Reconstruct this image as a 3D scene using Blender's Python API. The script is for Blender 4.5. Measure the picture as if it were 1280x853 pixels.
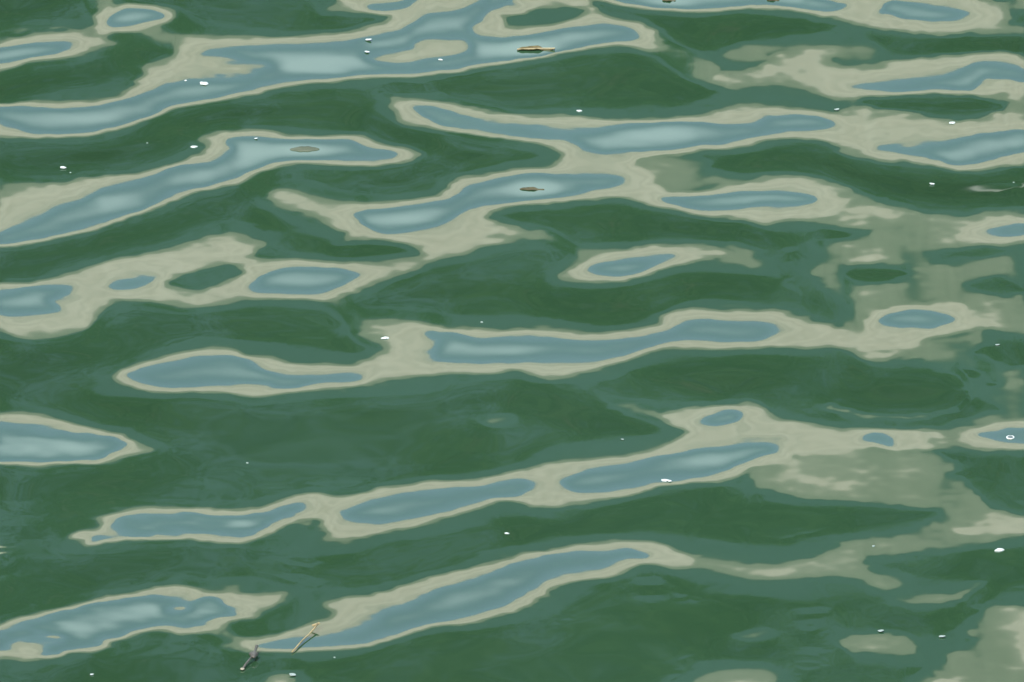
import bpy, bmesh, math, random
import numpy as np
from mathutils import Vector, Quaternion

for o in list(bpy.data.objects):
    bpy.data.objects.remove(o, do_unlink=True)
S = bpy.context.scene
COL = S.collection
random.seed(7)

# ------------------------------------------------------------------ camera
CAM_Y, CAM_Z = -27.0, 7.23            # long lens from a bridge, looking down at the ripples
DIST = math.hypot(CAM_Y, CAM_Z)
DELTA = math.atan2(CAM_Z, -CAM_Y)
FRAME_W = 1.8                         # metres of water across the picture
cam_d = bpy.data.cameras.new('camera')
cam_d.sensor_fit = 'HORIZONTAL'; cam_d.sensor_width = 36
cam_d.lens = 36 * DIST / FRAME_W
cam_d.clip_start = 0.5; cam_d.clip_end = 4000
cam = bpy.data.objects.new('camera', cam_d); COL.objects.link(cam)
cam.location = (0, CAM_Y, CAM_Z)
cam.rotation_euler = (math.pi/2 - DELTA, 0, 0)
S.camera = cam

# ------------------------------------------------------------------ sky and sun
SUN_EL, SUN_AZ = math.radians(46), math.radians(208)    # azimuth clockwise from +Y: behind the camera, to its left
CLOUD_AT = (7.22, 3.71, 0.0)                             # cloud offset picked so the steepest wave faces mirror white
world = bpy.data.worlds.new('World'); S.world = world; world.use_nodes = True
wn, wl = world.node_tree.nodes, world.node_tree.links
wn.clear()
sky = wn.new('ShaderNodeTexSky'); sky.sky_type = 'NISHITA'; sky.sun_disc = False
sky.sun_elevation = SUN_EL; sky.sun_rotation = SUN_AZ
sky.air_density = 1.0; sky.dust_density = 0.4; sky.ozone_density = 0.3
tc = wn.new('ShaderNodeTexCoord')
sep = wn.new('ShaderNodeSeparateXYZ'); wl.new(tc.outputs['Generated'], sep.inputs['Vector'])
zc = wn.new('ShaderNodeMath'); zc.operation = 'MAXIMUM'; zc.inputs[1].default_value = .06; wl.new(sep.outputs['Z'], zc.inputs[0])
dv = [wn.new('ShaderNodeMath') for _ in range(2)]
for q, ax in zip(dv, 'XY'):
    q.operation = 'DIVIDE'; wl.new(sep.outputs[ax], q.inputs[0]); wl.new(zc.outputs[0], q.inputs[1])
cmb = wn.new('ShaderNodeCombineXYZ'); wl.new(dv[0].outputs[0], cmb.inputs['X']); wl.new(dv[1].outputs[0], cmb.inputs['Y'])
mp = wn.new('ShaderNodeMapping'); mp.inputs['Scale'].default_value = (.35, .5, 1); mp.inputs['Location'].default_value = CLOUD_AT
cn = wn.new('ShaderNodeTexNoise'); cn.inputs['Scale'].default_value = 1.0; cn.inputs['Detail'].default_value = 2; cn.inputs['Roughness'].default_value = .42
cr = wn.new('ShaderNodeValToRGB'); cr.color_ramp.elements[0].position = .42; cr.color_ramp.elements[1].position = .80
cr.color_ramp.elements[0].color = (.045, .045, .045, 1); cr.color_ramp.elements[1].color = (.85, .85, .85, 1)
cr.color_ramp.interpolation = 'EASE'
mx = wn.new('ShaderNodeMix'); mx.data_type = 'RGBA'
mx.inputs['B'].default_value = (20.0, 24.5, 26.0, 1)
bg = wn.new('ShaderNodeBackground'); bg.inputs['Strength'].default_value = 0.145
out = wn.new('ShaderNodeOutputWorld')
wl.new(cmb.outputs['Vector'], mp.inputs['Vector']); wl.new(mp.outputs['Vector'], cn.inputs['Vector'])
wl.new(cn.outputs['Fac'], cr.inputs['Fac']); wl.new(cr.outputs['Color'], mx.inputs['Factor'])
wl.new(sky.outputs['Color'], mx.inputs['A']); wl.new(mx.outputs['Result'], bg.inputs['Color'])
wl.new(bg.outputs['Background'], out.inputs['Surface'])

sun_d = bpy.data.lights.new('sun', 'SUN'); sun_d.energy = 3.6; sun_d.angle = math.radians(.53); sun_d.color = (1, .95, .86)
sun = bpy.data.objects.new('sun', sun_d); COL.objects.link(sun)
sdir = Vector((math.sin(SUN_AZ)*math.cos(SUN_EL), math.cos(SUN_AZ)*math.cos(SUN_EL), math.sin(SUN_EL)))
sun.rotation_euler = sdir.to_track_quat('Z', 'Y').to_euler()
sun.location = (0, -20, 60)

S.view_settings.view_transform = 'Standard'; S.view_settings.look = 'None'
S.view_settings.gamma = 1; S.view_settings.use_curve_mapping = False
S.view_settings.exposure = 1.06

# ------------------------------------------------------------------ helpers
def tag(o, label=None, cat=None, group=None, kind=None):
    if label: o['label'] = label
    if cat: o['category'] = cat
    if group: o['group'] = group
    if kind: o['kind'] = kind
    return o

def mat(name, col, rough=.7, col2=None, scale=5., detail=4., spec=.5, bump=0., bscale=None, stretch=(1,1,1), **kw):
    m = bpy.data.materials.new(name); m.use_nodes = True
    n, l = m.node_tree.nodes, m.node_tree.links
    b = n['Principled BSDF']
    b.inputs['Base Color'].default_value = (*col, 1)
    b.inputs['Roughness'].default_value = rough
    b.inputs['Specular IOR Level'].default_value = spec
    for k, v in kw.items(): b.inputs[k].default_value = v
    if col2 or bump:
        t = n.new('ShaderNodeTexCoord'); mpp = n.new('ShaderNodeMapping'); mpp.inputs['Scale'].default_value = stretch
        l.new(t.outputs['Object'], mpp.inputs['Vector'])
    if col2:
        ns = n.new('ShaderNodeTexNoise'); ns.inputs['Scale'].default_value = scale; ns.inputs['Detail'].default_value = detail
        r = n.new('ShaderNodeValToRGB')
        r.color_ramp.elements[0].position = .32; r.color_ramp.elements[0].color = (*col, 1)
        r.color_ramp.elements[1].position = .68; r.color_ramp.elements[1].color = (*col2, 1)
        l.new(mpp.outputs['Vector'], ns.inputs['Vector']); l.new(ns.outputs['Fac'], r.inputs['Fac'])
        l.new(r.outputs['Color'], b.inputs['Base Color'])
    if bump:
        nb = n.new('ShaderNodeTexNoise'); nb.inputs['Scale'].default_value = bscale or scale*4; nb.inputs['Detail'].default_value = 3
        bp = n.new('ShaderNodeBump'); bp.inputs['Strength'].default_value = bump; bp.inputs['Distance'].default_value = .02
        l.new(mpp.outputs['Vector'], nb.inputs['Vector']); l.new(nb.outputs['Fac'], bp.inputs['Height']); l.new(bp.outputs['Normal'], b.inputs['Normal'])
    return m

def mesh_obj(name, me, m, parent=None, smooth=False):
    o = bpy.data.objects.new(name, me); COL.objects.link(o)
    if m and not me.materials: me.materials.append(m)
    if parent: o.parent = parent
    if smooth: me.polygons.foreach_set('use_smooth', [True]*len(me.polygons))
    return o

def bm_obj(name, bm, m, parent=None, smooth=False):
    me = bpy.data.meshes.new(name); bm.normal_update(); bm.to_mesh(me); bm.free()
    return mesh_obj(name, me, m, parent, smooth)

def box(bm, x0, x1, y0, y1, z0, z1):
    v = [bm.verts.new((x, y, z)) for z in (z0, z1) for y in (y0, y1) for x in (x0, x1)]
    for f in ((0,2,3,1),(4,5,7,6),(0,1,5,4),(2,6,7,3),(0,4,6,2),(1,3,7,5)):
        bm.faces.new([v[i] for i in f])

def boxobj(name, b, m, parent=None):
    bm = bmesh.new(); box(bm, *b); return bm_obj(name, bm, m, parent)

def empty(name, loc=(0,0,0)):
    o = bpy.data.objects.new(name, None); COL.objects.link(o); o.location = loc; return o

# value noise for the ripple field
def vnoise(x, y, sx, sy, seed):
    rs = np.random.RandomState(seed); T = rs.rand(128, 128)*2-1
    u, v = x/sx, y/sy
    i, j = np.floor(u).astype(int), np.floor(v).astype(int)
    fu, fv = u-i, v-j
    fu = fu*fu*fu*(fu*(fu*6-15)+10); fv = fv*fv*fv*(fv*(fv*6-15)+10)
    g = lambda a, b: T[b % 128, a % 128]
    return (g(i,j)*(1-fu)+g(i+1,j)*fu)*(1-fv) + (g(i,j+1)*(1-fu)+g(i+1,j+1)*fu)*fv

# ------------------------------------------------------------------ the ripples
# Wave faces that lean towards the viewer mirror the sky, gentler ones the pale wall of the
# building on the far bank, those leaning away its trees. The outlines below say where, on the
# water, the faces pass from one to the next; the height of the water follows from the slopes.
def P(txt):
    X0 = (0, 320, 640, 940); Y0 = (0, 213, 413, 626)
    pts, t = [], (0, 0)
    for w in txt.split():
        if ',' in w:
            a, b = w.split(','); pts.append((X0[t[0]] + float(a)/3.759, Y0[t[1]] + float(b)/3.759))
        else: t = (int(w[0]), int(w[1]))
    p = np.array(pts)
    # Catmull-Rom rounding, one extra point per segment
    q = []
    n = len(p)
    for i in range(n):
        a, b, c, d = p[i-1], p[i], p[(i+1) % n], p[(i+2) % n]
        q.append(b)
        L = np.hypot(*(c-b))
        if L > 9: q.append(.5*(b+c) + np.clip((b+c-a-d)/16, -.12*L, .12*L))
    return np.array(q)

BLUE = ["00 505,115 515,85 545,55 600,42 680,42 745,55 780,72 750,92 690,105 620,120 560,128 515,128",
"00 -60,240 0,235 100,217 230,203 320,198 350,205 310,230 230,255 120,275 0,298 -60,305",
"00 -60,500 0,500 120,505 250,512 400,510 520,490 620,460 700,425 780,398 870,380 950,372 1060,370 1200,345 10 0,335 90,315 60,300 0,290 00 1200,300 1100,275 960,262 980,245 1050,228 1160,218 10 0,225 100,212 250,208 400,200 500,180 620,155 720,120 770,90 800,72 900,60 990,40 1050,10 1070,-20 1090,-60 1200,-60 1210,0 1170,25 1110,55 1050,100 1010,130 1040,160 1120,178 20 0,180 100,170 200,150 300,132 400,122 500,128 570,145 600,180 540,190 430,200 330,215 210,237 100,260 0,275 10 1200,280 1080,298 950,322 850,335 740,348 640,345 540,347 400,362 250,375 100,395 0,412 00 1180,415 1080,445 950,468 830,490 760,515 700,545 560,590 430,617 260,630 130,620 80,605 30,595 0,585 -60,580",
"10 525,25 600,17 700,8 760,-20 780,-20 720,28 660,45 600,50 540,45 520,35",
"20 430,-60 440,-10 540,10 640,28 750,40 880,40 1000,32 1120,18 1200,18 30 0,25 60,20 150,33 260,45 350,52 420,45 450,30 400,10 330,0 250,-20 240,-60",
"30 610,55 650,15 690,8 760,20 880,28 960,45 1020,65 990,80 900,90 800,88 700,78 630,65",
"10 740,505 790,497 860,510 960,535 1060,555 1150,575 20 0,578 60,588 140,600 240,610 330,610 420,598 540,585 660,578 780,574 900,575 1000,585 1100,585 1180,570 30 60,565 150,547 260,547 340,560 390,578 370,600 250,605 120,625 0,645 20 1080,655 1000,670 850,690 700,700 560,708 450,720 400,715 340,705 280,670 230,650 120,645 0,640 10 1150,632 1050,620 950,605 870,590 830,570 790,550 770,530",
"30 455,405 500,390 600,388 700,380 800,372 900,362 980,350 1010,330 1040,300 1100,288 1200,295 1278,305 1400,320 1400,415 1278,400 1200,380 1120,365 1080,375 1050,415 1000,423 900,422 780,430 700,433 600,428 500,425",
"30 590,690 650,690 700,695 800,690 900,680 960,660 1050,635 1150,615 1278,605 1400,600 1400,700 1278,720 1180,740 1090,762 1000,770 920,765 840,740 740,725 680,715",
"11 470,210 520,190 600,185 720,170 820,155 900,135 960,100 1030,65 1120,45 1200,35 21 60,22 200,22 330,20 440,20 500,30 520,48 490,72 400,90 280,110 150,130 0,147 11 1100,160 1000,180 940,215 860,255 780,275 660,295 590,290 540,275 500,250 495,225",
"21 710,135 760,125 860,125 960,118 1060,108 1130,105 31 60,105 200,108 280,120 300,135 270,152 150,158 0,165 21 1080,175 960,185 880,185 800,175 750,155",
"01 1160,545 1200,520 11 60,485 180,465 300,460 420,468 490,490 450,520 380,550 300,575 220,578 100,572 0,570",
"01 -60,570 0,565 80,560 180,540 270,535 350,545 330,565 290,590 240,615 270,640 280,655 220,670 140,680 60,680 0,678 -60,675",
"01 520,545 580,525 640,512 720,512 690,530 640,548 560,555",
"01 -60,310 0,290 60,265 150,235 230,195 290,165 380,150 430,125 460,95 540,65 640,45 760,10 00 820,785 920,775 1000,765 1060,740 1090,700 1065,665 1100,645 1180,645 10 100,658 200,660 340,660 430,655 480,680 560,705 620,712 675,722 640,745 560,757 460,757 350,750 220,745 120,750 50,768 0,790 01 1160,10 1100,35 1020,55 940,80 860,100 780,135 700,170 600,205 520,235 440,265 300,295 160,325 60,343 0,348 -60,352",
"21 362,470 400,450 480,430 560,415 660,400 740,392 775,402 730,425 660,455 600,480 520,495 440,492 390,485",
"12 790,10 860,5 930,10 1000,30 1060,42 1150,38 22 0,35 150,33 240,45 330,55 430,57 530,45 620,25 730,0 21 770,735 830,712 920,705 1020,712 1120,712 1200,720 1245,748 1220,780 1160,800 1080,803 980,800 860,797 22 740,58 620,85 540,110 460,130 380,145 280,150 150,143 0,147 12 1150,148 1000,148 850,140 835,118 852,85 858,60 830,35",
"02 600,215 660,185 760,160 860,140 960,125 1060,122 1130,130 1190,160 12 30,195 100,215 200,220 320,215 400,205 510,205 500,230 400,235 300,240 180,262 100,265 60,250 02 1200,245 1080,250 950,262 840,272 760,270 700,250 640,235",
"31 600,705 640,680 720,662 800,658 880,670 945,700 900,725 820,740 720,738 640,725",
"02 -60,420 0,425 100,442 200,462 300,470 400,495 480,505 560,510 570,530 590,545 530,575 470,605 380,610 250,612 150,622 60,615 -60,605",
"03 420,195 480,155 540,115 570,80 650,68 800,62 900,60 980,72 1080,75 1180,65 13 80,50 180,18 210,15 200,45 140,75 75,100 03 1200,150 1120,172 1050,170 1000,160 900,160 800,170 700,170 620,162 540,172 470,185",
"13 400,60 440,45 12 520,815 620,785 740,765 850,755 960,745 1060,735 1160,715 22 0,705 60,705 95,735 60,760 0,777 12 1100,785 1000,820 13 1000,20 880,50 760,75 660,90 570,102 480,98 420,82",
"22 240,715 290,680 360,655 480,635 600,615 700,595 800,575 900,555 1000,550 1100,540 1190,530 1240,560 1210,580 1130,600 1060,625 1000,660 920,680 820,700 700,715 600,735 500,750 400,762 300,765 255,745",
"22 895,430 930,405 1000,380 1060,380 1080,400 1050,430 980,448 920,447",
"32 525,500 560,488 620,495 660,515 675,538 630,532 570,520",
"32 1060,485 1120,475 1200,462 1278,455 1400,445 1400,530 1278,525 1180,520 1100,505",
"13 0,690 60,670 160,652 280,645 400,625 480,600 560,560 600,520 700,490 800,445 900,405 1040,370 1160,320 23 0,295 80,270 200,250 340,240 410,245 480,240 560,228 600,250 635,262 540,268 470,295 400,318 300,335 200,355 120,400 50,445 0,470 13 1180,490 1080,520 960,545 860,570 740,600 640,635 540,665 440,682 280,690 100,695",
"03 -60,620 0,605 100,575 200,550 330,515 450,480 580,465 680,450 750,448 830,470 850,485 780,515 800,528 870,510 920,470 980,455 1040,470 1075,500 1090,525 1040,550 960,575 880,590 800,588 730,590 650,608 560,640 500,650 440,680 350,690 280,720 200,730 240,690 280,650 200,625 100,650 0,690 -60,700",
"31 1120,290 1180,262 1278,248 1400,240 1400,300 1278,305 1170,308"]
BLUE_H = ["10 530,280 600,258 690,240 745,225 735,205 780,188 880,182 985,185 1010,215 1000,240 930,262 830,275 740,295 640,297 560,292"]

CREAM = ["00 -60,215 0,212 40,185 150,165 270,152 380,150 420,128 430,90 445,60 405,10 395,-60 540,-60 560,10 620,15 760,28 830,45 838,70 810,100 760,125 700,150 650,150 560,155 510,165 495,185 570,205 520,220 450,235 360,265 230,278 130,295 50,320 0,335 -60,345",
"00 -60,490 0,488 150,480 280,475 370,468 450,475 540,462 590,430 640,380 660,330 690,300 760,280 820,235 760,215 700,195 660,160 700,140 760,125 820,155 920,172 1060,178 1200,172 10 120,178 300,165 430,150 540,120 610,95 640,80 600,72 560,68 480,62 400,52 330,45 380,15 395,-60 1200,-60 20 330,-60 380,30 420,70 520,95 610,115 680,155 740,205 830,250 790,290 750,270 680,250 580,225 500,207 430,210 340,222 220,245 100,270 10 1200,290 1080,310 950,333 850,345 760,360 640,360 520,365 400,382 250,392 100,410 0,440 00 1080,470 950,487 830,505 760,540 680,570 540,610 400,632 230,645 80,648 0,640 -60,635",
"20 300,-60 330,-5 430,5 520,25 650,48 760,54 900,53 1010,47 1120,30 30 0,36 120,45 220,55 300,65 370,85 450,105 560,130 680,148 800,158 920,160 1050,160 1160,165 1278,165 1400,165 1400,125 1278,128 1215,118 1200,100 1230,60 1278,40 1400,30 1400,-60",
"10 625,455 700,460 780,460 860,470 960,490 1060,510 1160,528 20 0,540 120,545 250,545 380,558 500,570 620,570 740,555 880,540 960,510 1040,490 1130,490 30 100,508 250,512 380,530 420,525 470,500 480,480 430,468 370,462 300,440 200,408 100,400 0,402 20 1050,430 1020,425 960,400 930,375 960,350 1050,340 1150,320 1200,290 1230,255 30 130,240 250,228 350,220 460,222 450,250 400,268 380,280 410,300 520,300 640,295 760,280 880,262 1000,250 1120,245 1278,258 1400,260 1400,740 1278,775 1200,790 1050,800 920,800 850,780 800,765 700,757 600,757 500,745 430,715 390,690 330,660 270,650 150,650 60,665 20 1110,685 1020,700 900,715 800,728 700,735 620,745 580,770 640,800 680,850 21 660,50 700,75 760,95 880,90 980,75 1060,62 1120,57 31 60,30 200,25 300,45 400,60 460,90 540,130 640,165 740,195 800,210 840,230 810,250 700,255 600,265 480,262 380,255 300,245 200,235 100,245 21 1200,265 1150,245 1100,230 940,222 860,210 760,190 680,175 600,150 540,130 460,125 380,135 300,145 150,155 0,160 11 1180,170 1110,195 1090,225 1130,245 1200,262 1270,290 1240,315 1150,335 1050,370 960,400 860,412 800,432 780,450 700,485 600,520 540,545 480,570 400,600 330,615 260,608 100,600 01 1180,605 1060,625 960,640 860,648 780,630 700,615 600,610 530,615 490,650 450,690 410,740 340,765 250,787 170,790 100,780 40,765 0,757 -60,750 -60,535 0,535 60,530 160,525 270,500 360,470 470,445 520,420 620,405 740,380 860,350 960,320 1060,300 1140,302 1210,330 1250,345 1200,375 1190,400 11 60,425 180,415 240,425 400,430 550,430 680,418 760,408 780,395 760,375 720,350 640,335 560,325 460,325 400,345 430,300 380,275 310,240 220,195 120,170 60,150 50,110 80,92 170,95 260,115 360,145 460,152 600,148 720,140 850,118 890,85 940,45 1050,22 1160,8 10 1200,795 20 60,795 180,788 235,755 245,735 220,710 150,675 60,658 10 1100,645 950,625 850,607 700,590 645,555 640,520",
"01 -60,50 0,53 120,62 220,65 300,60 360,40 480,28 560,28 640,15 00 720,795 820,770 900,745 960,710 975,690 920,660 950,635 1020,615 1120,608 1200,610 10 60,620 150,635 250,645 400,642 510,645 540,665 620,685 700,690 750,705 770,725 740,750 660,770 540,782 440,780 300,770 200,765 100,780 40,805 01 1240,0 1150,50 1040,75 940,100 860,125 780,160 700,190 600,220 520,250 400,285 280,312 180,338 80,355 0,362 -60,368",
"21 225,510 240,475 300,445 370,405 440,385 560,370 660,348 760,345 880,350 980,365 1035,385 1000,402 900,420 780,445 660,485 560,510 460,525 340,525 280,520",
"02 530,225 600,180 700,150 800,120 900,92 1000,80 1090,85 1150,108 12 0,125 60,125 130,150 220,160 350,165 450,165 510,135 570,110 610,85 560,60 480,30 11 490,725 520,705 620,703 740,715 860,730 960,742 1080,748 1200,752 21 0,750 150,750 300,760 420,768 530,758 620,735 690,710 720,680 780,655 880,652 1000,660 1080,657 31 0,660 100,660 200,690 300,715 400,740 500,740 510,700 560,665 640,650 720,630 850,612 960,605 1020,630 1050,670 1130,700 1120,735 1020,760 900,775 800,800 780,853 32 770,100 680,125 600,145 560,150 500,115 440,80 350,70 250,75 100,80 22 1130,85 1000,88 880,85 740,85 640,105 560,135 460,160 380,185 300,205 180,232 100,210 60,195 0,185 12 1180,185 1100,205 950,205 800,210 680,225 580,245 480,262 350,268 220,285 100,300 20,310 02 1140,310 1080,295 950,290 860,290 780,300 700,290 640,270 580,250 540,240",
"02 -60,385 0,388 100,388 200,400 260,415 330,440 410,460 500,478 600,485 590,500 640,530 730,552 660,575 580,600 470,628 380,625 260,622 160,632 60,625 -60,615",
"03 325,160 400,150 470,130 490,110 440,95 500,70 560,45 650,30 760,32 860,38 940,28 1000,50 1100,48 1180,35 12 20,835 100,810 190,780 270,768 380,785 480,775 560,745 700,725 850,710 950,708 1060,695 1160,678 22 0,660 100,640 250,615 400,600 500,595 620,570 720,545 790,510 830,480 780,455 740,430 700,395 780,380 880,365 980,350 1080,340 32 0,345 60,370 100,410 180,430 300,450 440,465 560,462 700,470 850,465 1000,455 1100,435 1278,405 1400,390 1400,565 1278,565 1200,565 1000,565 850,560 760,570 680,560 580,553 480,565 380,580 200,585 180,610 100,630 0,645 22 1060,690 980,710 860,715 760,715 680,730 600,765 480,790 380,810 280,830 180,830 80,825 0,805 12 1130,805 1060,835 13 960,55 860,85 740,120 620,140 500,180 440,182 380,180 330,185 350,150 300,100 260,78 200,90 120,125 60,155 0,180 03 1160,200 1050,195 950,190 850,178 700,178 600,178 500,190 430,205 420,185 330,175",
"13 0,655 100,635 200,600 280,570 380,545 400,520 310,490 400,460 500,450 600,435 700,395 820,365 960,335 1060,305 1160,270 23 0,275 60,245 150,232 300,215 440,195 540,188 620,195 720,212 790,245 860,270 840,310 760,318 680,295 600,298 550,330 480,350 400,370 280,382 200,410 120,460 60,500 0,535 13 1200,530 1100,555 980,582 900,580 800,600 700,630 600,660 500,688 400,695 280,700 100,708 03 1190,712 1130,700 1080,705 1030,680 1100,670 1180,655",
"03 -60,590 0,580 100,555 200,530 300,510 400,475 500,450 620,438 720,412 820,402 900,415 980,430 1080,415 1140,435 1230,440 13 30,435 140,440 100,490 20,530 03 1200,545 1110,560 1080,590 1120,640 1190,650 1250,640 1320,650 1278,700 1180,712 1120,680 1040,650 1000,615 920,620 850,625 800,600 740,592 640,620 560,645 500,690 420,710 300,720 220,735 110,745 40,725 -60,740",
"33 910,135 960,115 1040,98 1120,90 1278,95 1400,95 1400,160 1278,155 1200,155 1100,160 1000,162 930,152",
"31 945,330 1000,280 1080,225 1180,200 1278,185 1400,180 1400,345 1278,348 1150,352 1030,350",
"31 370,375 440,345 560,350 640,400 600,435 480,420",
"33 850,850 950,815 1040,830 1040,930 830,930"]
CREAM_H = ["10 1160,95 1195,70 1278,62 20 80,45 200,30 340,45 300,85 200,115 100,130 10 1205,133 1165,115",
"30 1080,-60 1100,5 1160,18 1200,0 1195,-60",
"30 490,482 560,455 700,445 850,440 1000,445 1100,460 1180,490 1160,525 1080,555 960,575 850,555 740,530 620,515 540,500",
"01 790,530 850,495 960,455 1060,440 1120,450 1145,470 1110,510 1020,545 930,572 850,560"]
DIM = ["32 0,650 200,590 400,570 560,555 760,572 880,580 1000,640 920,680 1000,710 1080,770 1100,820 1200,853 33 1278,70 1400,70 1400,160 1278,165 1100,195 900,225 750,245 640,255 540,265 545,310 600,350 700,365 730,395 680,420 620,425 560,390 480,365 350,350 240,360 100,375 23 1100,370 1020,345 940,325 850,300 900,270 1000,280 1100,290 33 0,295 150,300 280,260 380,225 420,200 560,180 700,155 800,120 860,80 880,50 800,30 600,5 32 500,800 340,795 220,785 100,755 0,735",
"32 1180,220 1400,215 1400,400 1200,420 1060,440 900,455 1110,395 1200,390 1140,330 1160,280",
"31 780,853 740,800 900,775 1120,740 1070,790 32 1040,100 1090,150 1170,185 1040,180 900,155 780,135 680,140 600,150",
"31 400,252 600,262 820,245 870,200 1000,225 940,300 910,350 820,365 800,410 870,460 840,520 700,560 690,520 730,470 600,445 450,460 430,490 440,530 330,530 300,480 340,420 330,345 450,330 550,315 560,295 500,275",
"31 860,500 930,460 1080,425 1150,430 1120,465 1000,510 900,518",
"31 1000,600 1080,580 1278,590 1400,590 1400,740 1140,740 1130,700 1050,670",
"31 400,560 560,560 700,600 640,650 560,665 510,700 490,740 430,740 480,690 460,640",
"33 800,853 890,800 900,710 1030,680 1020,620 1080,500 1200,495 1278,505 1400,505 1400,930 780,930",
"33 430,655 460,630 580,630 720,630 800,690 740,740 620,710 540,715 470,725 430,700",
"20 580,770 700,735 850,740 920,750 910,790 980,835 1100,850 21 1120,55 1060,62 880,90 760,95 680,60 640,10",
"20 690,260 760,215 840,255 1000,315 930,370 960,405 860,375 790,335",
"20 970,265 1060,220 1120,212 30 100,212 460,205 560,215 600,245 540,290 400,280 400,265 460,225 250,228 130,240 20 1190,250 1200,285 1080,300",
"22 465,345 560,335 640,360 700,390 780,455 740,440 660,415 560,390 490,365",
"11 330,615 400,600 460,590 450,630 520,690 560,705 520,740 440,750 430,700 400,660",
"21 0,270 50,290 140,285 230,320 300,370 420,365 520,362 440,385 370,405 300,440 250,460 300,400 260,365 180,340 60,320 0,325 11 1240,300",
"12 1060,425 1130,405 1195,415 1140,440 1080,440",
"21 980,365 1050,350 1150,390 1130,410 31 60,440 0,470 21 1080,440 950,430 1035,385"]

DIM_H = ["31 430,490 450,460 600,445 730,470 700,520 580,545 480,530",
"31 810,390 900,365 1100,360 1230,378 1150,408 1000,425 920,445 840,425",
"31 990,545 1080,500 1180,490 1278,540 1240,590 1100,590"]
DIM.append("31 640,130 700,165 860,210 1000,215 1400,190 1400,740 1120,745 1000,640 850,620 640,655 520,690 500,745 420,740 470,690 440,630 370,570 330,540 300,480 340,420 330,345 450,330 560,320 550,290 480,270 400,250 600,262 800,245 830,225 740,195")
DIM += ["32 340,358 420,388 540,409 700,414 860,399 1004,374 1046,310 1034,236 960,174 870,150 880,170 950,195 1015,245 1022,305 985,360 860,382 700,397 540,393 430,372 350,345",
"32 1120,190 1400,180 1400,425 1200,425 1000,452 880,455 1060,415 1130,385 1180,370 1120,330 1160,290 1120,262 1180,240 1110,222",
"23 1060,642 1130,616 1205,608 1190,634 1090,654", "23 790,930 860,840 960,798 1130,790 33 60,790 130,800 110,853 60,930",
"33 630,470 780,452 950,432 1060,375 1045,430 900,478 760,490"]
CREAM.append("13 20,870 60,835 120,822 190,822 160,880 20,900")
STEP = 2.0                                            # field resolution, in photograph pixels
GX = np.arange(-40, 1321, STEP); GY = np.arange(-40, 894, STEP)
MX, MY = np.meshgrid(GX, GY)
# slight wander of the outlines: the small ripples that fray them
frayL = .55 + .45*np.clip((MX-850)/300, 0, 1) + .35*np.clip((MY-560)/200, 0, 1)*np.clip((500-MX)/300, 0, 1)
WX = MX + frayL*(4.5*vnoise(MX, MY, 26, 9, 1) + 3.0*vnoise(MX, MY, 11, 4.5, 2))
WY = MY + frayL*(1.7*vnoise(MX, MY, 30, 10, 3) + 1.1*vnoise(MX, MY, 12, 5, 4))

OX = WX + frayL*(4.0*vnoise(MX, MY, 17, 6, 21) + 3.0*vnoise(MX, MY, 8, 3.5, 22))
OY = WY + frayL*(1.6*vnoise(MX, MY, 19, 5, 23) + 1.2*vnoise(MX, MY, 9, 3.5, 24))
CLIP = 60.
def sdist(polys, WX=WX, WY=WY):
    """signed distance (positive inside) to a union of outlines"""
    D = np.full(MX.shape, -CLIP, np.float32)
    for p in polys:
        x0, y0 = p.min(0)-CLIP; x1, y1 = p.max(0)+CLIP
        ix = slice(max(0, int((x0-GX[0])/STEP)), max(0, int((x1-GX[0])/STEP)+1)); iy = slice(max(0, int((y0-GY[0])/STEP)), max(0, int((y1-GY[0])/STEP)+1))
        qx, qy = WX[iy, ix].astype(np.float32), WY[iy, ix].astype(np.float32)
        d2 = np.full(qx.shape, CLIP**2, np.float32); ins = np.zeros(qx.shape, bool)
        for a, b in zip(p, np.roll(p, -1, 0)):
            # distance only near the segment
            ex, ey = b-a; L = ex*ex+ey*ey+1e-9
            t = np.clip(((qx-a[0])*ex + (qy-a[1])*ey)/L, 0, 1)
            dx, dy = qx-a[0]-t*ex, qy-a[1]-t*ey
            np.minimum(d2, dx*dx+dy*dy, out=d2)
            if a[1] != b[1]:
                ins ^= ((a[1] > qy) != (b[1] > qy)) & (qx < (b[0]-a[0])*(qy-a[1])/(b[1]-a[1]) + a[0])
        d = np.sqrt(d2); d[~ins] *= -1
        D[iy, ix] = np.maximum(D[iy, ix], d)
    return D
dB = np.minimum(sdist([P(t) for t in BLUE]), -sdist([P(t) for t in BLUE_H]))
dC = np.minimum(sdist([P(t) for t in CREAM], OX, OY), -sdist([P(t) for t in CREAM_H], OX, OY))
dD = np.minimum(sdist([P(t) for t in DIM], OX, OY), -sdist([P(t) for t in DIM_H], OX, OY))
dB = dB + 1.5; dC = np.maximum(dC - 1.0, dB + 1.8)
dD = np.maximum(dD, dC + 2.0)
s = np.where(dB > 0, 1 + 2.6*(1-np.exp(-np.maximum(dB, 0)/24)),
    np.where(dC > 0, dC/np.maximum(dC-dB, 1e-3),
    np.where(dD > 0, np.maximum(-.5*(-dC)/np.maximum(dD-dC, 1e-3), -.5+.36*np.clip(dD/6, 0, 1)),
             -.5 - 1.3*(1-np.exp(np.minimum(dD, 0)/32)))))
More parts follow.
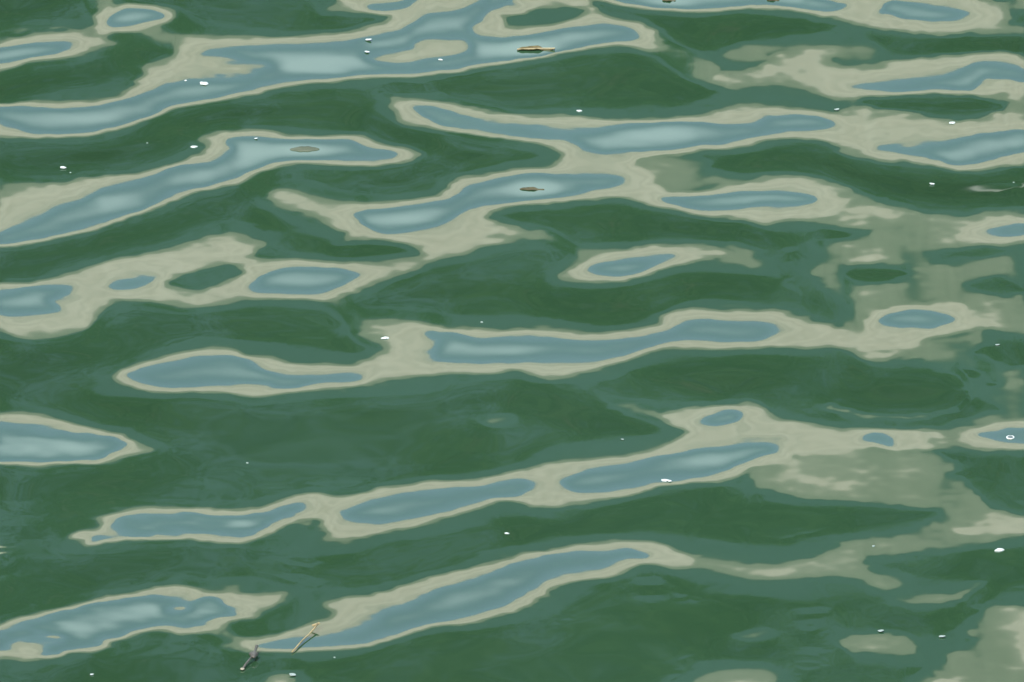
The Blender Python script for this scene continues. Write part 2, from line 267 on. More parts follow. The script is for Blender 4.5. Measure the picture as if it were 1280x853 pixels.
# broad swings inside the dark faces
s = s + np.where(s < -.5, np.clip((-.5-s)/.4, 0, 1), 0)*(.35*vnoise(MX, MY, 130, 40, 11) + .12*vnoise(MX, MY, 60, 14, 12))
s = s + np.clip((s-1)/.6, 0, 1)*(.38*vnoise(MX+1.6*MY, MY-.1*MX, 110, 22, 13) + .16*vnoise(MX+1.6*MY, MY-.1*MX, 50, 8, 16))
s = s + np.clip((s+.5)/.3, 0, 1)*np.clip((1.1-s)/.3, 0, 1)*(.10*vnoise(MX, MY, 22, 4.5, 14) + .10*vnoise(MX, MY, 60, 11, 15))
def blur(a, r):
    k = np.exp(-.5*(np.arange(-int(3*r)-1, int(3*r)+2)/r)**2); k /= k.sum(); n = len(k)//2
    for ax in (0, 1):
        pad = [(0, 0), (0, 0)]; pad[ax] = (n, n); b = np.pad(a, pad, 'edge'); c = 0
        for i, w in enumerate(k):
            c = c + w*(b[i:i+a.shape[0]] if ax == 0 else b[:, i:i+a.shape[1]])
        a = c
    return a
# small wind ripples, strongest at the lower left
for cx, cy, ax, ay, am in ((50, 800, 110, 28, .75), (230, 655, 120, 22, .5), (70, 555, 110, 30, .45), (250, 770, 120, 26, .4), (700, 165, 200, 30, .12)):
    rp = vnoise(MX+2.2*MY, MY-.12*MX, 38, 4.5, 31) + .6*vnoise(MX+2.6*MY, MY-.1*MX, 20, 3.2, 32)
    s = s + am*np.exp(-((MX-cx)/ax)**2-((MY-cy)/ay)**2)*rp*np.clip((s+.4)/.5, .15, 1)
s = s + np.clip((s+.55)/.3, 0, 1)*np.clip((1.0-s)/.3, 0, 1)*(.16*vnoise(MX, MY, 13, 3.2, 34))
# wisps: thin flat wavelets that comb the rims here and there
wisp = np.clip(vnoise(MX, MY, 95, 34, 41)*1.6 + .35 + .5*np.clip((MX-900)/200, 0, 1), 0, 1)
comb = .6*vnoise(MX, MY+.05*MX, 24, 3.0, 42) + .5*vnoise(MX, MY, 11, 2.6, 43)
wisp = wisp*np.where((dC < -2) & (dD > 2), .25, 1)
s = s + wisp*comb*.26*np.clip((s+.85)/.3, 0, 1)*np.clip((1.25-s)/.3, 0, 1)
for cx, cy, ax, ay, am in ((1115, 500, 75, 20, .6), (1150, 132, 55, 8, .4), (1095, 344, 30, 8, .5), (1260, 720, 40, 20, .5), (980, 640, 130, 20, .3)):
    s = s - am*np.exp(-((MX-cx)/ax)**2-((MY-cy)/ay)**2)*(s < -.5)
# water drawn up round the floating leaves and the oval disc
for cx, cy, ax, ay, am in ((670, 63, 46, 9, .9), (381, 187, 40, 9, .8), (665, 237, 36, 9, .9), (838, 2, 30, 8, .6)):
    s = s + am*np.exp(-((MX-cx)/ax)**2-((MY-cy)/ay)**2)*(s > .6)
s = np.where(dD > 0, np.maximum(s, -.5+.32*np.clip(dD/4, 0, 1)), s)        # the veil at the right stays whole
s = blur(s, .55)

WALL_Y = 45.0                                          # face of the building on the far bank
Z_OF_S = ([-3, -1.6, -1.0, -.5, 0, 1, 2, 3.2], [1.5, 4.8, 9.2, 13.6, 14.6, 17.2, 23.0, 31])

# regular grid of water around the place looked at
K = FRAME_W/3                                         # sizes below were noted for a 3 m wide picture
X0, X1, Y0, Y1 = -2.6*K, 2.6*K, -6.5*K, 7.1*K
NX, NY = 768, 1184
ca, sa = math.cos(DELTA), math.sin(DELTA)
def project(x, y, z=0.):
    dy, dz = y-CAM_Y, z-CAM_Z
    dep = dy*ca - dz*sa; up = dy*sa + dz*ca
    f = 1280*DIST/FRAME_W
    return 640 + f*x/dep, 426.5 - f*up/dep
def unproject(px, py, z=0.):
    f = 1280*DIST/FRAME_W
    a, b = (px-640)/f, (426.5-py)/f
    d = np.array([a, ca + b*sa, -sa + b*ca]); t = (z-CAM_Z)/d[2]
    return d[0]*t, CAM_Y + d[1]*t
def bilin(F, px, py):
    u = np.clip((px-GX[0])/STEP, 0, len(GX)-1.001); v = np.clip((py-GY[0])/STEP, 0, len(GY)-1.001)
    i, j = u.astype(int), v.astype(int); fu, fv = u-i, v-j
    return (F[j, i]*(1-fu)+F[j, i+1]*fu)*(1-fv) + (F[j+1, i]*(1-fu)+F[j+1, i+1]*fu)*fv

# open-water ripples (outside the traced faces)
rw = np.random.RandomState(5); WAVES = []
for k in range(34):
    lam = .55*K*(3.2**rw.rand()); th = rw.normal(-.12, .22)
    WAVES.append((2*math.pi/lam*math.sin(th), 2*math.pi/lam*math.cos(th), rw.rand()*6.28, .0019*lam))
def generic(x, y):
    h = 0; hx = 0; hy = 0
    for kx, ky, ph, a in WAVES:
        q = kx*x + ky*y + ph; h = h + a*np.sin(q); c = a*np.cos(q); hx = hx + kx*c; hy = hy + ky*c
    return h, hx, hy

def targets(nx, ny, h0):
    xs = np.linspace(X0, X1, nx); ys = np.linspace(Y0, Y1, ny)
    X, Y = np.meshgrid(xs, ys)
    px, py = project(X, Y, h0)                      # a face shows where its own height puts it
    m = np.clip((px+34)/30, 0, 1)*np.clip((1314-px)/30, 0, 1)*np.clip((py+34)/30, 0, 1)*np.clip((887-py)/30, 0, 1)
    m = m*m*(3-2*m)
    sv = bilin(s, px, py)
    z = np.interp(sv, *Z_OF_S)
    eps = np.arctan2(z, WALL_Y-Y); dep = np.arctan2(CAM_Z-h0, Y-CAM_Y)
    Sy = np.tan((eps-dep)/2)
    hg, hgx, hgy = generic(X, Y)
    w = m*np.where(sv > -.55, 1.6, np.where(sv > -1.2, .2, .08)) + (1-m)*.25
    lim = np.tan((np.arctan2(np.interp(-.68, *Z_OF_S), WALL_Y-Y)-dep)/2)
    hy0 = np.gradient(h0, ys, axis=0)
    over = np.clip((-.5-sv)/.15, 0, 1)*np.clip((hy0-lim)/.015 + 1, 0, 1)      # would mirror too high: hold just below
    Sy = Sy + over*np.maximum(lim-.006-Sy, 0); w = np.maximum(w, 1.2*m*over)
    edge = np.minimum(np.minimum(X-X0, X1-X), np.minimum(Y-Y0, Y1-Y))
    mu = (.015 + 30*np.clip(1-edge/(.35*K), 0, 1)**2)/K**2
    return m*Sy + (1-m)*hgy, (1-m)*hgx, hg, w, mu*1.0, xs, ys

def solve(nx, ny, h, its, lam=.012):
    Sy, Sx, hg, w, mu, xs, ys = targets(nx, ny, h)
    dx, dy = xs[1]-xs[0], ys[1]-ys[0]
    wy = .5*(w[1:]+w[:-1]); ty = .5*(Sy[1:]+Sy[:-1]); tx = .5*(Sx[:, 1:]+Sx[:, :-1])
    def adj(a, b, c):
        r = c.copy()
        a = a/dy; r[1:] += a; r[:-1] -= a
        b = b/dx; r[:, 1:] += b; r[:, :-1] -= b
        return r
    def A(h): return adj(wy*(h[1:]-h[:-1])/dy, lam*(h[:, 1:]-h[:, :-1])/dx, mu*h)
    rhs = adj(wy*ty, lam*tx, mu*hg)
    dia = mu.copy(); dia[1:] += wy/dy**2; dia[:-1] += wy/dy**2; dia += 2*lam/dx**2
    r = rhs - A(h); zz = r/dia; p = zz.copy(); rz = (r*zz).sum()
    for i in range(its):
        Ap = A(p); al = rz/(p*Ap).sum(); h = h + al*p; r -= al*Ap
        zz = r/dia; rn = (r*zz).sum(); p = zz + (rn/rz)*p; rz = rn
    return h
def upsample(h, ny, nx):
    def up(a, n):
        t = np.linspace(0, a.shape[0]-1, n); i = np.minimum(t.astype(int), a.shape[0]-2); f = (t-i)[:, None]
        im, i2 = np.maximum(i-1, 0), np.minimum(i+2, a.shape[0]-1)
        p0, p1, p2, p3 = a[im], a[i], a[i+1], a[i2]
        return p1 + .5*f*(p2-p0 + f*(2*p0-5*p1+4*p2-p3 + f*(3*(p1-p2)+p3-p0)))
    return up(up(h, ny).T, nx).T
h = np.zeros((NY//8, NX//8))
for k in range(7): h = .35*h + .65*solve(NX//8, NY//8, h, 250)
h = upsample(h, NY//4, NX//4)
for k in range(6): h = .35*h + .65*solve(NX//4, NY//4, h, 140)
h = upsample(h, NY//2, NX//2)
for k in range(4): h = .35*h + .65*solve(NX//2, NY//2, h, 90)
h = solve(NX, NY, upsample(h, NY, NX), 60)
print('ripples', h.min(), h.max(), h.std())

FX = np.linspace(X0, X1, NX); FY = np.linspace(Y0, Y1, NY)
def grow(a0, step, lim, g):
    r = []; a = a0
    while a < lim:
        step = step*g; a += step; r.append(a)
    return np.array(r)
gx = grow(X1, .012, 260, 1.08); gyf = grow(Y1, .018, 31, 1.06); gyn = grow(-Y0, .018, 90, 1.06)
gyf[-1] = 31
AX = np.concatenate([-gx[::-1], FX, gx]); AY = np.concatenate([-gyn[::-1], FY, gyf])
AXX, AYY = np.meshgrid(AX, AY)
H = generic(AXX, AYY)[0]
fade = np.exp(-np.maximum(np.abs(AXX)-6, 0)/3)*np.exp(-np.maximum(np.abs(AYY)-8, 0)/3)
H = H*fade
H[len(gyn):len(gyn)+NY, len(gx):len(gx)+NX] = h
nv = H.size; nc = AX.size; nr = AY.size
co = np.empty((nv, 3), np.float32); co[:, 0] = AXX.ravel(); co[:, 1] = AYY.ravel(); co[:, 2] = H.ravel()
jj, ii = np.meshgrid(np.arange(nr-1), np.arange(nc-1), indexing='ij')
base = (jj*nc+ii).ravel()
quads = np.stack([base, base+1, base+nc+1, base+nc], 1).astype(np.int32)
me = bpy.data.meshes.new('water')
me.vertices.add(nv); me.vertices.foreach_set('co', co.ravel())
me.loops.add(quads.size); me.loops.foreach_set('vertex_index', quads.ravel())
me.polygons.add(len(quads)); me.polygons.foreach_set('loop_start', np.arange(0, quads.size, 4, dtype=np.int32))
me.polygons.foreach_set('use_smooth', np.ones(len(quads), bool))
me.update(calc_edges=True)

def on_water(px, py):
    z = 0.
    for _ in range(12):
        x, y = unproject(px, py, z); z = .5*z + .5*water_height(x, y)
    return x, y, water_height(x, y)
def water_normal(x, y, e=.02):
    return Vector((-(water_height(x+e, y)-water_height(x-e, y))/(2*e), -(water_height(x, y+e)-water_height(x, y-e))/(2*e), 1)).normalized()
def water_height(x, y):
    u = np.clip((x-X0)/(X1-X0)*(NX-1), 0, NX-1.001); v = np.clip((y-Y0)/(Y1-Y0)*(NY-1), 0, NY-1.001)
    i, j = int(u), int(v); fu, fv = u-i, v-j
    return (h[j, i]*(1-fu)+h[j, i+1]*fu)*(1-fv) + (h[j+1, i]*(1-fu)+h[j+1, i+1]*fu)*fv

wm = bpy.data.materials.new('murky_green_water'); wm.use_nodes = True
n, l = wm.node_tree.nodes, wm.node_tree.links
b = n['Principled BSDF']
b.inputs['Roughness'].default_value = .042; b.inputs['IOR'].default_value = 1.333
t = n.new('ShaderNodeTexCoord'); ns = n.new('ShaderNodeTexNoise'); ns.inputs['Scale'].default_value = .9; ns.inputs['Detail'].default_value = 3
r = n.new('ShaderNodeValToRGB')
r.color_ramp.elements[0].position = .3; r.color_ramp.elements[0].color = (.016, .042, .018, 1)
r.color_ramp.elements[1].position = .7; r.color_ramp.elements[1].color = (.019, .047, .023, 1)
l.new(t.outputs['Object'], ns.inputs['Vector']); l.new(ns.outputs['Fac'], r.inputs['Fac']); l.new(r.outputs['Color'], b.inputs['Base Color'])
water = mesh_obj('water', me, wm)
tag(water, 'murky green rippled water mirroring a pale building and blue sky', 'water', kind='structure')

# ------------------------------------------------------------------ far bank (seen only mirrored in the ripples)
M_grass = mat('bank_grass', (.05, .09, .03), .9, (.08, .11, .05), 3)
M_stone = mat('quay_stone', (.26, .25, .22), .85, (.34, .33, .29), 2, bump=.4)
M_wall = mat('pale_render', (.72, .60, .48), .85, (.93, .81, .68), 1.3, 7, stretch=(.7, 1, 2.0), bump=.2, bscale=14)
M_band = mat('mirrored_olive_grey', (.21, .21, .16), .8, (.31, .30, .235), 1.6, 6)
M_teal = mat('mirrored_teal', (.036, .062, .078), .9, (.050, .082, .104), .5, 3, spec=.2)  # unseen wall tone, added so the green faces mirror a faint teal
M_course = mat('dull_course', (.54, .47, .38), .85, (.72, .63, .52), 2.0, 6, stretch=(.5, 1, 2))
M_wall_b = mat('sandy_render', (.64, .54, .43), .85, (.86, .75, .62), 1.7, 7, stretch=(.6, 1, 2))
M_slate = mat('slate_roof_edge', (.10, .13, .15), .5, (.14, .17, .19), 4)
M_strip = mat('mirrored_strip_tone', (.36, .34, .27), .7)
M_glass = mat('dark_window_glass', (.02, .03, .035), .08)
M_frame = mat('window_frame_paint', (.5, .5, .46), .5)
M_bark = mat('bark', (.10, .08, .06), .9, (.16, .13, .10), 6, bump=.5)
M_leaf_d = mat('dark_olive_leaf', (.020, .040, .012), .9, (.030, .052, .016), 1.5, spec=.1)

bm = bmesh.new()
gv = [bm.verts.new(p) for p in ((-900, 30.6, 1.1), (900, 30.6, 1.1), (900, 1600, 1.1), (-900, 1600, 1.1))]
bm.faces.new(gv)
tag(bm_obj('ground', bm, M_grass), kind='structure')
qw = empty('quay_wall', (0, 30.3, 0))
tag(qw, 'grey stone quay wall along the far bank, out of the picture', 'wall')
bm = bmesh.new(); box(bm, -120, 120, -.3, .5, -1.2, 1.0); bm_obj('wall_face', bm, M_stone, qw)
for k in range(60):
    boxobj('coping_stone', (-120+k*4, -120+k*4+3.98, -.38, .6, 1.003, 1.2), M_stone, qw)

bd = empty('warehouse_building', (0, WALL_Y, 1.1))
tag(bd, 'long pale cream building mirrored as cream bands in the ripples', 'building')
zb = 1.1 - 1.2
boxobj('wall', (-60, 60, 0, 16, -.1, 12.45-zb), M_teal, bd)
boxobj('mirrored_band', (-60.05, 60.05, -.05, 16.05, 12.45-zb, 13.4-zb), M_band, bd)  # unseen dull band, added to mirror as the grey-olive veils
for zz, hh, dd in ((12.56, .10, .04), (12.84, .09, .03), (13.12, .11, .04)):  # added strips, mirrored as thin lines along the cream rims
    boxobj('mirrored_strip', (-60.2, 60.2, -.05-dd, -.051, zz-zb, zz+hh-zb), M_strip, bd)
zz, k = 13.4, 0
while zz < 15.7:                                        # rendered courses in alternating tones, added to mirror as contour lines
    hh = min((.20, .13, .27, .16, .31, .12)[k % 6], 15.75-zz)
    boxobj('wall_course', (-60, 60, (0, .012, .004)[k % 3], 15.98, zz-zb, zz+hh-zb), (M_wall, M_course, M_wall_b)[(0, 1, 2, 0, 2, 1, 0, 2)[k % 8]], bd)
    zz += hh; k += 1
boxobj('cornice', (-60.5, 60.5, -.04, 16.4, zz+.002-zb, zz+.18-zb), M_wall, bd)
boxobj('roof_edge', (-60.4, 60.4, -.02, 16.3, zz+.182-zb, zz+.26-zb), M_slate, bd)
for k in range(12):                                    # bays of the added teal wall with loading doors, mostly behind the trees
    x = -60+k*10
    boxobj('cladding_seam', (x+.02, x+.12, -.03, -.002, .3, 12.4), M_teal, bd)
    dr = boxobj('loading_door', (x+3.4, x+6.6, -.06, -.003, .05, 3.6), M_slate, bd)
    boxobj('handle', (x+4.9, x+5.1, -.09, -.061, 1.1, 1.25), M_frame, dr)

def tree_meshes(seed, H_, cw, z0, nleaf, leaf):
    R = random.Random(seed)
    bm = bmesh.new()
    def limb(p, q, r0, r1):
        d = (q-p).normalized(); a = d.orthogonal().normalized(); c = d.cross(a)
        ring = [[bm.verts.new(e + (a*math.cos(t)+c*math.sin(t))*rr) for t in [i*math.pi/3.5 for i in range(7)]] for e, rr in ((p, r0), (q, r1))]
        for i in range(7): bm.faces.new((ring[0][i], ring[0][(i+1) % 7], ring[1][(i+1) % 7], ring[1][i]))
    pts = [Vector((0, 0, 0)), Vector((.1, 0, H_*.3)), Vector((-.05, .1, H_*.6)), Vector((0, 0, H_*.92))]
    for i in range(3): limb(pts[i], pts[i+1], .24-.07*i, .24-.07*(i+1))
    cl = []
    for k in range(60):
        z = z0 + (H_-z0)*R.random()**1.7
        f = (z-z0)/(H_-z0); rad = cw*(.55+.45*math.sin(min(1, f*1.15+.1)*math.pi))*(1-.55*f)
        t = R.random()*6.28; rr = rad*R.random()**.5
        c = Vector((rr*math.cos(t), rr*math.sin(t), min(z, H_-.4))); cl.append(c)
        if k % 2 == 0: limb(Vector((0, 0, max(.8, c.z-1.2))), c, .06, .015)
    tr = bpy.data.meshes.new('trunk'); bm.normal_update(); bm.to_mesh(tr); bm.free(); tr.materials.append(M_bark)
    V, F = [], []
    for i in range(nleaf):
        c = R.choice(cl)
        p = c + Vector((R.gauss(0, .5), R.gauss(0, .5), R.gauss(0, .38)))
        if p.z > H_+.3: p.z = H_
        a = Vector((R.gauss(0, 1), R.gauss(0, 1), R.gauss(0, 1))).normalized(); e = a.orthogonal().normalized()
        sz = leaf*(.6+.8*R.random())
        b0 = len(V); V += [p-a*sz, p+e*sz*.5, p+a*sz, p-e*sz*.5]; F.append((b0, b0+1, b0+2, b0+3))
    cr_ = bpy.data.meshes.new('crown'); cr_.from_pydata([tuple(v) for v in V], [], F)
    return tr, cr_
def plant(meshes, name, loc, rz, sc, lm, label, group):
    o = empty(name, loc); o.rotation_euler.z = rz; o.scale = sc
    tag(o, label, 'tree', group)
    for nm, m_ in zip(('trunk', 'crown'), meshes):
        if nm == 'crown' and not m_.materials: m_.materials.append(lm)
        c = bpy.data.objects.new(nm, m_); COL.objects.link(c); c.parent = o
low = [tree_meshes(40+k, 7.6, 2.7, .5, 20000, .075) for k in range(3)]
for k in range(25):
    x = -33 + k*2.75 + random.uniform(-.4, .4)
    plant(low[k % 3], 'dark_olive_tree', (x, 34.6+random.uniform(-.4, .4), 1.1), random.random()*6, (1, 1, random.uniform(.88, 1.2)), M_leaf_d,
          'dark olive tree of the row along the far quay', 'trees on the far bank')
# ------------------------------------------------------------------ things afloat
PXM = FRAME_W/1280
M_foam = mat('white_foam', (.56, .57, .55), .4, (.36, .38, .36), 60, bump=.3, bscale=250)
M_foam_g = mat('greyish_foam', (.26, .30, .27), .4, (.17, .20, .18), 60, bump=.3, bscale=250)
M_bub = mat('bubble_rim', (.75, .80, .82), .12)
M_leaf_y = mat('dry_yellow_leaf', (.15, .12, .05), .55, (.03, .022, .008), 60, stretch=(1, 4, 4), bump=.3, bscale=120, spec=.2)
M_leaf_b = mat('wet_brown_leaf', (.07, .06, .028), .8, (.03, .026, .012), 30, spec=.2, bump=.3, bscale=120)
M_mirror_oval = mat('mirror_oval_tone', (.055, .064, .042), .95, (.085, .095, .066), 26, spec=.1, bump=.2, bscale=120)
M_rib = mat('leaf_rib', (.26, .21, .11), .5)
M_straw = mat('golden_straw', (.25, .18, .07), .5, (.16, .11, .04), 40, stretch=(1, 1, .2), bump=.2, bscale=200)
M_dark = mat('dark_wet_twig', (.035, .028, .020), .45, (.06, .05, .035), 40, bump=.4, bscale=150)
M_pale = mat('pale_broken_wood', (.20, .17, .12), .7)

def foam_mesh(seed, lobes):
    R = random.Random(seed)
    bm = bmesh.new()
    for k in range(lobes):
        r_ = .5 if k == 0 else R.uniform(.22, .36)
        cx = 0 if k == 0 else R.uniform(.25, .6)*(1 if k % 2 else -1); cy = R.uniform(-.35, .35)*(k > 0)
        ret = bmesh.ops.create_icosphere(bm, subdivisions=2, radius=1)
        ph = [R.random()*6.28 for _ in range(4)]
        for v in ret['verts']:
            q = v.co.copy()
            w = 1 + .16*math.sin(3*q.x+ph[0]) + .14*math.sin(4*q.y+ph[1]) + .12*math.sin(5*q.z+3*q.x+ph[2])
            v.co = Vector((cx + q.x*w*r_, cy + q.y*w*r_*.95, q.z*w*r_*(.62 if k == 0 else .7) + (.06 if k == 0 else 0)))
    me_ = bpy.data.meshes.new('foam_fleck'); bm.normal_update(); bm.to_mesh(me_); bm.free()
    me_.polygons.foreach_set('use_smooth', [True]*len(me_.polygons))
    return me_
def petal_mesh(seed):
    """a curled scrap of down: cupped, upturned at one end"""
    R = random.Random(seed); V, F = [], []
    n_, m_ = 11, 5
    for i in range(n_):
        u = i/(n_-1); wd = .34*math.sin(math.pi*min(1, u*.93+.05))**.7
        for j in range(m_):
            v = j/(m_-1)*2-1
            V.append((u-.5 + .03*math.sin(9*v+seed), v*wd*(1+.15*math.sin(7*u+seed)), .10 + .55*(u-.35)**2 + .25*wd*abs(v)**1.5 + .02*math.sin(11*u*v+seed)))
    for i in range(n_-1):
        for j in range(m_-1): a = i*m_+j; F.append((a, a+1, a+m_+1, a+m_))
    me_ = bpy.data.meshes.new('white_scrap'); me_.from_pydata(V, [], F)
    bm = bmesh.new(); bm.from_mesh(me_); bmesh.ops.recalc_face_normals(bm, faces=bm.faces)
    bmesh.ops.solidify(bm, geom=bm.faces[:], thickness=.07); bm.to_mesh(me_); bm.free()
    me_.polygons.foreach_set('use_smooth', [True]*len(me_.polygons))
    return me_
FOAM = [foam_mesh(1, 3), foam_mesh(2, 2), foam_mesh(3, 4), foam_mesh(4, 1)]; PET = [petal_mesh(1), petal_mesh(4), petal_mesh(9)]
FM, FG = {}, {}
def with_mat(me_, m_, store):
    if me_.name not in store:
        c = me_.copy(); c.materials.clear(); c.materials.append(m_); store[me_.name] = c
    return store[me_.name]

FLECKS = [  # x, y, width in photograph pixels, kind, grey?, label
(255,105,17,'f2',0,'largest white foam clump of the pair on the blue streak at upper left'),
(232,101,7,'f3',0,'tiny white fleck just left of the large foam clump on the blue streak'),
(461,51,12,'p0',0,'upper white curled scrap of the two beside the cream island'),
(459,66,10,'p1',0,'lower thin white scrap of the two left of the cream island'),
(550,75,9,'f1',0,'white fleck at the lower edge of the cream island near the top'),
(242,184,12,'f0',0,'white foam fleck on green water beside a curling cream edge, upper left'),
(79,211,12,'p2',0,'bright white scrap alone on dark green water near the left edge'),
(88,216,5,'f3',1,'tiny grey fleck trailing the white scrap near the left edge'),
(320,174,7,'p1',0,'tiny white scrap at the top rim of the long blue streak, left'),
(725,139,11,'f1',0,'white foam dot on green water above the long central blue streak'),
(1046,138,10,'p0',1,'greyish white scrap on the dark gap at upper right'),
(1190,154,12,'f0',0,'white fleck just below the dark green oval at upper right'),
(1165,231,10,'p2',0,'small white upturned scrap on dark green water, right'),
(1267,228,5,'f3',1,'faint pale speck on green water at the right edge'),
(602,403,7,'f3',1,'small pale speck above the wide central blue streak'),
(482,423,13,'f0',0,'white foam fleck on the cream bend left of centre'),
(832,601,14,'f2',0,'white foam fleck on the lower rim of a blue streak, right of centre'),
(633,667,8,'f1',0,'small white fleck on dark green water, bottom centre'),
(778,550,6,'p1',1,'thin pale sliver on dark green water right of centre'),
(309,579,6,'f3',1,'tiny pale speck on wide green water, left of centre'),
(1247,432,8,'p0',1,'small pale scrap by a ragged cream edge at the right'),
(1250,688,16,'f0',0,'large white foam fleck on green water at lower right'),
(115,844,7,'p2',0,'white scrap at the bottom edge, lower left'),
(418,822,5,'f3',1,'tiny grey speck right of the golden straw'),
(366,845,12,'p1',1,'flat pale scrap at the bottom edge below the golden straw'),
(1178,797,11,'p0',1,'pale grey scrap left of the cream patch in the lower right corner'),
(1101,790,11,'p1',1,'faint grey-green scrap above the oblong dull cream patch'),
(1092,683,7,'f3',1,'faint grey-green fleck between dull cream wisps, lower right'),
(184,179,5,'f3',1,'barely visible grey fleck on green water left of a white foam fleck'),
]
for i, (px, py, w_, kd, g_, lab) in enumerate(FLECKS):
    x, y, z = on_water(px, py)
    src = FOAM[int(kd[1])] if kd[0] == 'f' else PET[int(kd[1])]
    me_ = with_mat(src, M_foam_g if g_ else M_foam, FG if g_ else FM)
    o = bpy.data.objects.new('foam_fleck' if kd[0] == 'f' else 'white_scrap', me_); COL.objects.link(o)
    k = w_*PXM*(.70 if kd[0] == 'p' else .52)
    o.location = (x, y, z + .03*k); o.scale = (k, k*1.5, k*(.55 if kd[0] == 'f' else .7))
    o.rotation_euler.z = random.uniform(-.5, .5) + (math.pi if i % 3 == 0 else 0)
    tag(o, lab, 'foam' if kd[0] == 'f' else 'debris', 'white flecks afloat')

# a lone bubble: glassy dome in a raised ring
x, y, z = on_water(1263, 547)
bb = empty('bubble', (x, y, z)); tag(bb, 'ring-shaped bubble on the blue streak at the right edge', 'bubble')
def torus(R0, r0, sx=1., sy=1., nu=24, nvv=8):
    bm = bmesh.new(); vs = [[bm.verts.new((sx*(R0+r0*math.cos(b_))*math.cos(a_), sy*(R0+r0*math.cos(b_))*math.sin(a_), r0*math.sin(b_))) for b_ in [j*2*math.pi/nvv for j in range(nvv)]] for a_ in [i*2*math.pi/nu for i in range(nu)]]
    for i in range(nu):
        for j in range(nvv): bm.faces.new((vs[i][j], vs[(i+1) % nu][j], vs[(i+1) % nu][(j+1) % nvv], vs[i][(j+1) % nvv]))
    return bm
bm_obj('ring', torus(.010*K, .0022*K, 1, 1.5), M_foam, bb, True)
bm = bmesh.new(); bmesh.ops.create_uvsphere(bm, u_segments=20, v_segments=10, radius=.0082*K)
for v in bm.verts: v.co.z = max(v.co.z*.55, -.0006); v.co.y *= 1.5
bm_obj('dome', bm, mat('bubble_film', (.03, .045, .04), .05), bb, True)

def leaf(name, px, py, length, width, rz, m_, label, curl=.25, fold=.35, lift=.0, rib=True, roll=0.):
    x, y, z = on_water(px, py)
    length *= K; width *= K
    root = empty(name, (x, y, z)); root.rotation_mode = 'QUATERNION'; root.rotation_quaternion = Vector((0, 0, 1)).rotation_difference(water_normal(x, y)) @ Quaternion((0, 0, 1), rz); tag(root, label, 'leaf', 'leaves afloat')
    V, F = [], []; n_, k_ = 25, 7
    for i in range(n_):
        u = i/(n_-1); wd = width*.5*(math.sin(math.pi*min(1, .03+u*.95)))**.75*(1+.08*math.sin(23*u))
        for j in range(k_):
            v = j/(k_-1)*2-1
            V.append(((u-.5)*length, v*wd + .06*length*math.sin(2.2*u), .0008 + lift*(u-.3)**2*length + fold*wd*abs(v) + curl*wd*v*v*math.sin(5*u) + .003*curl*math.sin(14*u)*abs(v)))
    for i in range(n_-1):
        for j in range(k_-1): a = i*k_+j; F.append((a, a+k_, a+k_+1, a+1))
    me_ = bpy.data.meshes.new('blade'); me_.from_pydata(V, [], F)
    bm = bmesh.new(); bm.from_mesh(me_); bmesh.ops.solidify(bm, geom=bm.faces[:], thickness=.0012); bm.to_mesh(me_); bm.free()
    mesh_obj('blade', me_, m_, root, True)
    if rib:
        rb = bmesh.new(); prev = None
        for i in range(n_):
            c = V[i*k_+k_//2]; q = [rb.verts.new((c[0], c[1]+a, c[2]+b_)) for a, b_ in ((-.0009, .0008), (0, .0022), (.0009, .0008))]
            if prev:
                for a in range(2): rb.faces.new((prev[a], q[a], q[a+1], prev[a+1]))
            prev = q
        bm_obj('midrib', rb, M_rib, root)
    return root
leaf('dead_leaf', 670, 63, .120, .024, .10, M_leaf_y, 'long curled yellow-brown leaf on the bright blue streak at the top', curl=.5, fold=.18, lift=.02)
leaf('dead_leaf', 665, 237.5, .075, .020, .05, M_leaf_b, 'small dark brown leaf sliver on the middle blue streak', curl=.2, fold=.05, rib=False)
leaf('dead_leaf', 381, 187.5, .090, .040, 0, M_mirror_oval, 'flat grey-green oval disc standing in for a reflection on the long blue streak at upper left', curl=0, fold=.0, rib=False)  # reflection in the meniscus, built as a flat coloured disc
leaf('dead_leaf', 836, 1.5, .042, .016, 0, M_leaf_b, 'thin brown leaf sliver cut by the top edge, right of centre', curl=.3, fold=.2, rib=False)
leaf('dead_leaf', 966, .8, .04, .018, -.3, M_leaf_b, 'dark brown leaf at the top edge, farther right of two', curl=.2, fold=.15, rib=False)

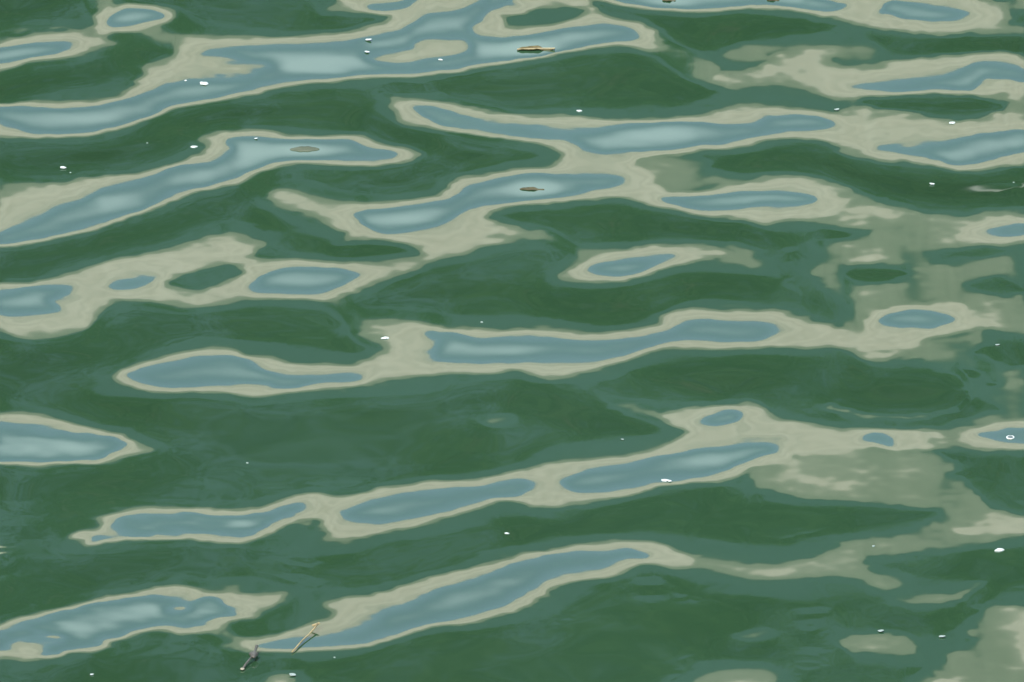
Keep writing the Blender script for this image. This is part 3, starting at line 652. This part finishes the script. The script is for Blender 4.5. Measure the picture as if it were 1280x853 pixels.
def stem(name, pts_px, rad, m_, label, cat, z_off=.004, sides=8):
    P_ = []
    for px, py, dz in pts_px:
        x, y, z = on_water(px, py); P_.append(Vector((x, y, z + (z_off + dz)*K)))
    c0 = P_[0].copy(); P_ = [p-c0 for p in P_]
    bm = bmesh.new(); rings = []
    for i, p in enumerate(P_):
        d = (P_[min(i+1, len(P_)-1)] - P_[max(i-1, 0)]).normalized(); a = d.orthogonal().normalized(); c = d.cross(a)
        rr = K*rad*(1 - .35*i/(len(P_)-1))*(1.25 if i in (0, 4) else 1)
        rings.append([bm.verts.new(p + (a*math.cos(t_)+c*math.sin(t_))*rr) for t_ in [k*2*math.pi/sides for k in range(sides)]])
    for q, w_ in zip(rings, rings[1:]):
        for k in range(sides): bm.faces.new((q[k], q[(k+1) % sides], w_[(k+1) % sides], w_[k]))
    bm.faces.new(rings[0][::-1]); bm.faces.new(rings[-1])
    root = empty(name, tuple(c0)); tag(root, label, cat)
    bm_obj('stalk', bm, m_, root, True)
    return root, P_
straw, sp = stem('straw_stalk', [(397, 787, .012), (393, 791, .008), (386, 797.5, .005), (379, 803, .004), (373, 809, .002), (365, 817, 0)], .0024, M_straw, 'golden straw lying aslant across a cream and blue rim, bottom left', 'straw')
bm = bmesh.new(); box(bm, -.016*K, .006*K, -.004*K, .004*K, -.0015*K, .0015*K); nub = bm_obj('broken_node', bm, M_straw, straw); nub.rotation_euler = (.1, -.3, .2)
twig, tp = stem('dark_twig', [(321, 815, .012), (319, 820, .01), (317, 825, .010), (312, 829, .006), (307, 834, .003), (303, 838, .0)], .0036, M_dark, 'dark wet curled twig with a pale broken tip, bottom left', 'twig')
pt = tp[-1]; bm = bmesh.new(); bmesh.ops.create_icosphere(bm, subdivisions=2, radius=.0045*K)
for v in bm.verts: v.co = Vector((v.co.x*1.4, v.co.y*2.2, v.co.z*.5)) + pt
bm_obj('broken_tip', bm, M_pale, twig, True)
bm = bmesh.new(); bmesh.ops.create_icosphere(bm, subdivisions=2, radius=.011*K)
for v in bm.verts: v.co = Vector((v.co.x*(1+.3*math.sin(500*v.co.y)), v.co.y*2.4, v.co.z*.7)) + tp[2]
bm_obj('clinging_weed', bm, M_dark, twig, True)
